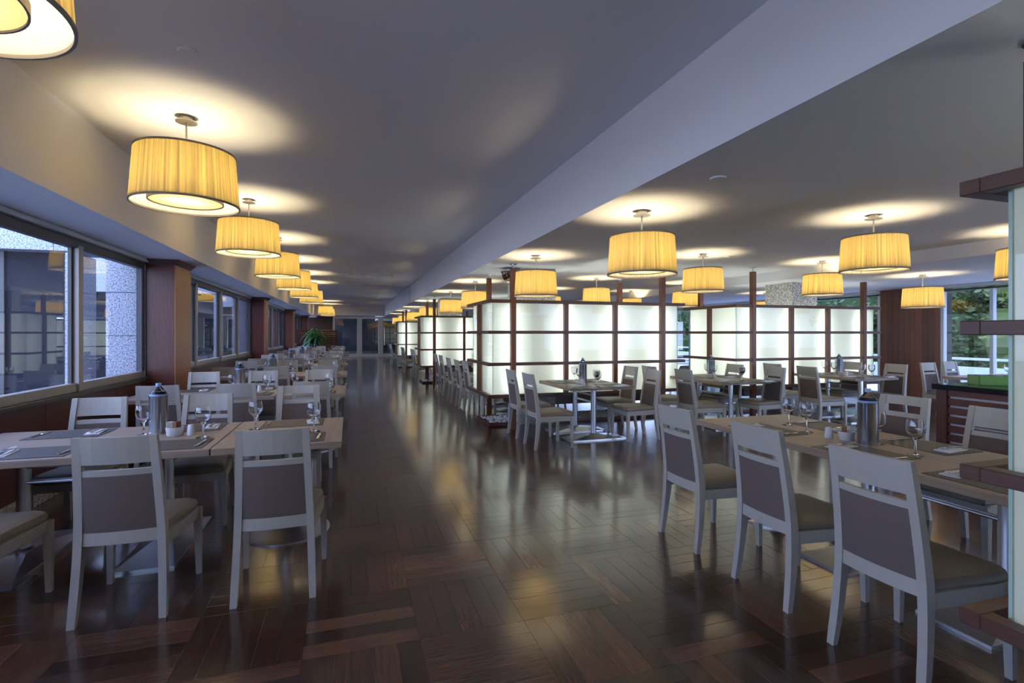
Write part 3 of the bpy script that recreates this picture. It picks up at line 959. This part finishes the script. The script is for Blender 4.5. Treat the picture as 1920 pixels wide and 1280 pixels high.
def sachet(name, m):
    return put(name, MB().box(-.021, .021, -.0025, .0025, .014, .098, bev=.0015).mesh(name, m))
k_sb = Kit(sachet('sugar_sachet', M['sachet_brown'])); k_sw = Kit(sachet('sweetener_sachet', M['sachet_white']))

class Frame:
    def __init__(s, cx, cyy, rz): s.cx, s.cy, s.rz = cx, cyy, rz
    def __call__(s, a, b, z=0):
        c, n = math.cos(s.rz), math.sin(s.rz)
        return (s.cx + a * c - b * n, s.cy + a * n + b * c, z)
JI = random.Random(11)
def chair(kit, F, a, b, face, lab):
    """face +1: looks along +b, -1: looks along -b ; (a,b) = chair origin"""
    j = JI.uniform(-.03, .03)
    kit.place(F(a, b), F.rz + (0 if face > 0 else PI) + j, lab, 'chair', GC)
def place_setting(F, a, bedge, face, where, glass=True, cutlery=True, gda=None, gb=None, lim=None):
    """bedge: table edge b on the diner's side"""
    f = face; rot = F.rz + (0 if f > 0 else PI)
    jj = JI.uniform(-.02, .02)
    k_mat.place(F(a, bedge + f * .205, .7502), rot + jj, 'brown woven placemat at ' + where, 'placemat', 'woven placemats')
    if cutlery:
        k_nap.place(F(a - f * .145, bedge + f * .20, .7535), rot + jj + .1, 'folded white napkin at ' + where, 'napkin', 'folded napkins')
        k_fork.place(F(a - f * .14, bedge + f * .21, .769), rot + jj + .05, 'steel fork on napkin at ' + where, 'fork', 'forks')
        k_knife.place(F(a + f * .185, bedge + f * .20, .7535), rot + jj - .05, 'steel knife at ' + where, 'knife', 'knives')
    if glass:
        ga = a + f * (.15 if gda is None else gda)
        if lim: ga = max(-lim, min(lim, ga))
        k_glass.place(F(ga if gda is None else a + f * (.15 if gda is None else gda), bedge + f * (.43 if gb is None else gb), .7502), rot, 'stemmed empty glass at ' + where, 'glass', 'stemmed glasses')
def centre_set(F, a, b, where, detail=True, db=0.0):
    k_cool.place(F(a, b, .7502), F.rz, 'brushed steel bottle cooler on ' + where, 'bottle cooler', 'steel bottle coolers')
    k_bot.place(F(a, b, .7502), F.rz, 'clear bottle with blue cap in cooler on ' + where, 'bottle', 'bottles in steel coolers')
    a2, b2 = a + .14, b - .11 + db
    k_bowl.place(F(a2, b2, .7502), F.rz, 'white sachet bowl on ' + where, 'bowl', 'white sachet bowls')
    k_shake.place(F(a2 + .105, b2 - .01, .7502), F.rz, 'white salt shaker nearest the bowl on ' + where, 'shaker', 'white shakers')
    if detail:
        for k in range(4):
            k_sb.place(F(a2 - .002 + .006 * k, b2 - .012 + .008 * k, .752), F.rz + .3 * (k - 1.5), 'brown sugar sachets in bowl on ' + where, 'sachet', 'brown sachets in bowl on ' + where)
        for k in range(4):
            k_sw.place(F(a2 - .026 + .003 * k, b2 - .014 + .008 * k, .752), F.rz + .25 * (1.5 - k), 'white sweetener sachets in bowl on ' + where, 'sachet', 'white sachets in bowl on ' + where)

rown = ['nearest', 'second', 'third', 'fourth', 'fifth', 'sixth', 'farthest']
for r_ in range(7):
    y0 = 3.66 + 2.9 * r_
    F = Frame(0, y0 + .525, 0)
    row = '%s window-side table row' % rown[r_]
    (T_RM if r_ == 4 else T_LM).place(F(-1.518 if r_ == 4 else -1.642, 0), 0, 'long oak table with two square-plate pedestals in ' + row, 'table', GT)
    T_LS.place(F(-.398 if r_ == 4 else -.4525, 0), 0, 'small oak table on aisle end of ' + row, 'table', GT)
    seats = [(-1.85, 'window seat'), (-1.13, 'middle seat'), (-.40, 'aisle seat')]
    for i, (a, nm) in enumerate(seats):
        nb = -.525 - .30
        if r_ == 0 and i == 0: a_ = -1.88
        else: a_ = a
        chair(chairA, F, a_, nb + JI.uniform(-.02, .02), 1, 'white chair with taupe pad, near side %s of %s' % (nm, row))
        fb = .525 - .02
        ka = chairA; fa = a - .03
        if r_ == 0 and i == 2: ka = chairB; fb = 1.05; fa = -.50
        if r_ == 0 and i == 0: fa = -1.93
        chair(ka, F, fa, fb, -1, 'white chair with taupe pad, far side %s of %s' % (nm, row))
        place_setting(F, a, -.525, 1, 'near %s of %s' % (nm, row), glass=(i > 0), gda=.14, gb=.43)
        place_setting(F, a - .04 if i else a - .08, .525, -1, 'far %s of %s' % (nm, row), glass=(i > 0), gda=.25, gb=.40)
    centre_set(F, -1.34, .165, row, detail=(r_ == 0), db=-.02)

def rset(x0, ymain0, small, where, nearseats, farseats, detail=False, variants=(), LT=1.45):
    """table with long side along y; diners at x0-side face +x. nearseats/farseats: list of (y centre, x of rear feet)"""
    F = Frame(x0 + .48, ymain0 + LT / 2, -PI / 2)
    (T_RM if LT > 1.3 else T_C).place((x0 + .48, ymain0 + LT / 2, 0), -PI / 2, 'long oak table with square-plate pedestals, ' + where, 'table', GT)
    if small is not None:
        T_RS.place((x0 + .48, small + .40, 0), -PI / 2, 'small oak table at far end of ' + where, 'table', GT)
    nm = ['nearest', 'middle', 'farthest'] if len(nearseats) > 2 else ['nearer', 'farther']
    for i, (y, xr) in enumerate(nearseats):
        a = F.cy - y
        chair(chairA, F, a, xr + .255 - F.cx, 1, 'white chair with taupe pad, %s on aisle side of %s' % (nm[i], where))
        place_setting(F, a, -.48, 1, '%s aisle seat of %s' % (nm[i], where), lim=(LT / 2 - .06) if small is None else None)
    nm = ['nearest', 'middle', 'farthest'] if len(farseats) > 2 else ['nearer', 'farther']
    for i, (y, xr) in enumerate(farseats):
        a = F.cy - y
        chair(chairB if i in variants else chairA, F, a, xr - .255 - F.cx, -1, 'white chair with taupe pad, %s on right side of %s' % (nm[i], where))
        place_setting(F, a, .48, -1, '%s right seat of %s' % (nm[i], where))
    return F
F = rset(2.80, 1.43, 2.885, 'foreground right table', [(1.68, 2.20), (2.35, 2.22), (3.12, 2.22)], [(2.36, 4.25), (3.08, 4.38)], True, variants=(1,))
k_cool.place((3.26, 2.52, .7502), 0, 'brushed steel bottle cooler on foreground right table', 'bottle cooler', 'steel bottle coolers')
k_bot.place((3.26, 2.52, .7502), 0, 'clear bottle with blue cap in cooler on foreground right table', 'bottle', 'bottles in steel coolers')
k_bowl.place((3.235, 2.652, .7502), .3, 'white sachet bowl on foreground right table', 'bowl', 'white sachet bowls')
k_shake.place((3.19, 2.75, .7502), 0, 'white salt shaker nearest the bowl on foreground right table', 'shaker', 'white shakers')
for k in range(4):
    k_sb.place((3.225 + .003 * k, 2.650 + .006 * k, .752), .8 + .2 * k, 'brown sugar sachets in bowl on foreground right table', 'sachet', 'brown sachets on foreground right table')
    k_sw.place((3.245 + .003 * k, 2.635 - .004 * k, .752), .8 + .2 * k, 'white sweetener sachets in bowl on foreground right table', 'sachet', 'white sachets on foreground right table')
F = rset(2.80, 6.28, None, 'centre table before the nearest screen', [(6.32, 2.235), (7.08, 2.235)], [(6.42, 4.12), (7.18, 4.22)], LT=1.2)
centre_set(F, -.10, .03, 'centre table before the nearest screen', False)
F = rset(5.25, 6.33, None, 'second table from the aisle', [(6.33, 4.62), (7.16, 4.58)], [(6.34, 6.26), (7.15, 6.20)])
centre_set(F, -.12, .03, 'second table from the aisle', False)
F = rset(7.78, 6.22, None, 'third table before the right screen', [(6.33, 6.92), (7.12, 7.0)], [(6.36, 8.85), (7.10, 8.78)], LT=1.2)
centre_set(F, -.12, .03, 'third table before the right screen', False)
F = rset(2.62, 9.12, 10.58, 'table behind the nearest screen', [(9.40, 2.06), (10.1, 2.04), (10.95, 2.03)], [(9.4, 4.0), (10.1, 4.0)])
centre_set(F, -.10, .03, 'table behind the nearest screen', False)
F = rset(2.62, 12.0, None, 'aisle table before the second screen', [(12.35, 2.10), (13.1, 2.10)], [(12.4, 4.0), (13.1, 4.0)])
centre_set(F, -.10, .03, 'aisle table before the second screen', False)
F = rset(2.62, 16.7, None, 'aisle table behind the second screen', [(17.0, 2.0), (17.7, 2.0)], [])
F = rset(2.55, 19.2, None, 'aisle table before the farthest screen', [(19.4, 1.9), (20.1, 1.9)], [])
F = rset(2.45, 24.6, None, 'aisle table behind the farthest screen', [(24.8, 1.85), (25.6, 1.85)], [])

# by the right windows
F = Frame(10.5, 5.68, 0)
T_LM.place((10.5, 5.65, 0), 0, 'long oak table by the right windows behind the counter', 'table', GT)
chair(chairA, Frame(9.85, 6.22, 0), 0, 0, -1, 'white chair facing camera left of the table by right windows')
chair(chairA, Frame(10.63, 6.36, 0), 0, 0, -1, 'white chair facing camera nearer the glass at table by right windows')
for k, (x, y, s_) in enumerate([(10.35, 5.6, 'left'), (10.95, 5.35, 'right')]):
    k_glass.place((x, y, .7502), 0, '%s stemmed glass on the table by right windows' % s_, 'glass', 'stemmed glasses')
F = Frame(10.2, 14.2, 0)
T_RM.place((10.2, 14.2, 0), 0, 'distant oak table seen in gap between the two big screens', 'table', GT)
chair(chairA, Frame(10.2, 15.0, 0), -.3, 0, -1, 'distant white chair behind the table in gap between two big screens')
chair(chairA, Frame(10.0, 13.4, 0), 0, 0, 1, 'distant white chair before the table in gap between two big screens')

# ================================================================== COUNTER
t = empty('service_counter', (6.42, 2.2, 0))
tag(t, 'service counter with black stone top and slatted dark wood front', 'counter')
MB().box(0, .80, 0, 2.0, .84, .90, bev=.004).obj('countertop', M['dark_stone'], t)
MB().box(.10, .76, .05, 1.95, .06, .84).obj('carcass', M['mahogany'], t)
MB().box(.03, .10, 1.86, 1.97, .10, .84, bev=.003).obj('end_post', M['redwood'], t)
MB().box(.12, .74, .06, 1.94, 0, .06).obj('plinth', M['black'], t)
zz = .845
for k in range(8):
    MB().box(.05, .085, .05, 1.86, zz - .075, zz, bev=.002).obj('slat', M['redwood'], t)
    MB().box(.088, .099, .05, 1.86, zz - .102, zz - .075).obj('groove_strip', M['alu_white'], t)
    zz -= .102
t = empty('display_box', (6.95, 3.88, .90))
t.rotation_euler = (0, 0, R(-38))
tag(t, 'low green wooden box of trinkets on the black counter', 'box')
m = MB(); LX, LY = .20, .13
m.box(-LX, LX, -LY, -LY + .012, 0, .105); m.box(-LX, LX, LY - .012, LY, 0, .105); m.box(-LX, -LX + .012, -LY, LY, 0, .105); m.box(LX - .012, LX, -LY, LY, 0, .105); m.box(-LX, LX, -LY, LY, 0, .01)
m.obj('box_wall', M['box_green'], t)
m = MB(); rg = random.Random(4)
for k in range(90):
    x, y, s_ = rg.uniform(-.18, .18), rg.uniform(-.11, .11), rg.uniform(.008, .016)
    m.lathe([(0, .08), (s_, .08 + s_ * .6), (s_, .08 + s_ * 1.4), (0, .08 + s_ * 2)], 6, x, y)
m.obj('trinkets', simple('trinket_grey', (.35, .33, .36), .5, vary=.6, bscale=30), t, kind='stuff')

# ================================================================== LOUVRED SCREEN, PLANT
t = empty('louvred_partition', (-2.5, 26.8, 0))
tag(t, 'low dark louvred wood partition at far end of window side', 'partition')
for x in (0, 1.83):
    MB().box(x, x + .06, 0, .08, 0, 1.66, bev=.003).obj('post', M['redwood'], t)
for k in range(15):
    MB().hexa([(.06, -.005, .06 + k * .106), (1.83, -.005, .06 + k * .106), (1.83, .06, .08 + k * .106), (.06, .06, .08 + k * .106),
               (.06, -.005, .15 + k * .106), (1.83, -.005, .15 + k * .106), (1.83, .06, .16 + k * .106), (.06, .06, .16 + k * .106)]).obj('slat', M['redwood'], t)
t = empty('potted_palm', (-1.62, 25.9, 0))
tag(t, 'potted green palm with arching narrow leaves before the louvred partition', 'plant')
MB().lathe([(0, 0), (.20, 0), (.25, .5), (.23, .5), (.22, .45), (0, .45)], 24).obj('pot', M['pot'], t, smooth=True)
m = MB()
for (x, y, h) in ((0, 0, 1.5), (.07, .04, 1.2), (-.06, .05, 1.0)):
    m.tube((x, y, .45), (x * 1.6, y, h), .022, 8)
m.obj('stem', M['bark'], t)
m = MB(); rg = random.Random(8)
for k in range(280):
    x0_, z0_ = rg.choice([(0, 1.5), (.1, 1.2), (-.1, 1.0)])
    a = rg.uniform(0, 2 * PI); el = rg.uniform(.1, 1.45); L = rg.uniform(.45, .85)
    prev = None
    for s_ in range(7):
        f = s_ / 6
        rr = L * f * math.cos(el) + .02
        z = z0_ + L * f * math.sin(el) - .85 * L * f * f
        w_ = .042 * math.sin(PI * (f * .9 + .08)) + .002
        c, n_ = math.cos(a), math.sin(a)
        p = (x0_ + rr * c, rr * n_, z)
        q = [m.bm.verts.new((p[0] - n_ * w_, p[1] + c * w_, z)), m.bm.verts.new((p[0] + n_ * w_, p[1] - c * w_, z))]
        if prev: m.bm.faces.new([prev[0], prev[1], q[1], q[0]])
        prev = q
m.obj('leaves', M['plant_green'], t)

# ================================================================== TREES OUTSIDE
def tree(x, y, h, r, dark, label, seed):
    t = empty('tree', (x, y, -.12))
    tag(t, label, 'tree', 'trees beyond the right windows')
    MB().tube((0, 0, 0), (.2, .1, h * .7), .16, 8).obj('trunk', M['bark'], t)
    rg = random.Random(seed)
    vs, fs = [], []
    blobs = [(rg.uniform(-r * .6, r * .6), rg.uniform(-r * .7, r * .7), rg.uniform(h * .12, h * .9), rg.uniform(.4, .75) * r) for _ in range(16)]
    for bx, by, bz, br in blobs:
        b = len(vs); q = br * .78
        for i in range(5):
            for j in range(8):
                th, ph = PI * (i + .5) / 5, 2 * PI * j / 8
                vs.append((bx + q * math.sin(th) * math.cos(ph), by + q * math.sin(th) * math.sin(ph), max(.02, bz + q * math.cos(th))))
        for i in range(4):
            for j in range(8):
                fs.append((b + i * 8 + j, b + i * 8 + (j + 1) % 8, b + (i + 1) * 8 + (j + 1) % 8, b + (i + 1) * 8 + j))
    for k in range(9000):
        bx, by, bz, br = rg.choice(blobs)
        v = Vector((rg.gauss(0, 1), rg.gauss(0, 1), rg.gauss(0, 1))).normalized() * br * rg.uniform(.75, 1.05)
        c = Vector((bx, by, bz)) + v
        u = Vector((rg.gauss(0, 1), rg.gauss(0, 1), rg.gauss(0, 1))).normalized()
        w_ = u.orthogonal().normalized()
        s_ = rg.uniform(.07, .15)
        b = len(vs)
        vs += [tuple(c - u * s_), tuple(c + w_ * s_ * .5), tuple(c + u * s_), tuple(c - w_ * s_ * .5)]
        fs.append((b, b + 1, b + 2, b + 3))
    me = bpy.data.meshes.new('foliage'); me.from_pydata(vs, [], fs); me.materials.append(M['tree_dark' if dark else 'tree_green'])
    o = put('foliage', me, t); o['kind'] = 'stuff'
TS = [(19, 6.0, 5.2, 1.9, 0, 'bushy light green tree seen left in the bare right window'), (20.5, 9.5, 5.5, 2.2, 0, 'bushy green tree behind the plank clad wall section'),
      (22, 13, 5.5, 2.3, 1, 'dark tree seen just right of the right light screen'), (22, 16.5, 5.5, 2.3, 1, 'dark tree seen above the granite column of right screen'),
      (24, 21, 6, 2.6, 1, 'dark tree seen over the right light screen left end'), (21, 27, 6, 2.8, 1, 'distant dark tree seen in gap between the two big screens'),
      (24.5, 4.5, 8.5, 2.6, 1, 'tall dark tree against the sky by the right picture edge'), (21, 2.2, 4.2, 1.8, 0, 'green tree at far right behind the foreground screen'),
      (25.5, 9.0, 8.0, 2.6, 1, 'tall dark tree rising behind the bushy ones'), (18.5, 12, 3.6, 1.5, 1, 'low dark shrub close to terrace behind right screen'), (17.6, 7.4, 2.6, 1.2, 0, 'low light green shrub beyond the terrace rail')]
TS += [(30 + (i % 2) * 2, -6 + 4.6 * i, 7.5 - (i % 3), 3.4, 1, 'background tree, %s from the right along the far hedge line' % ordn[i]) for i in range(9)]
for k, a in enumerate(TS): tree(*a, 20 + k)
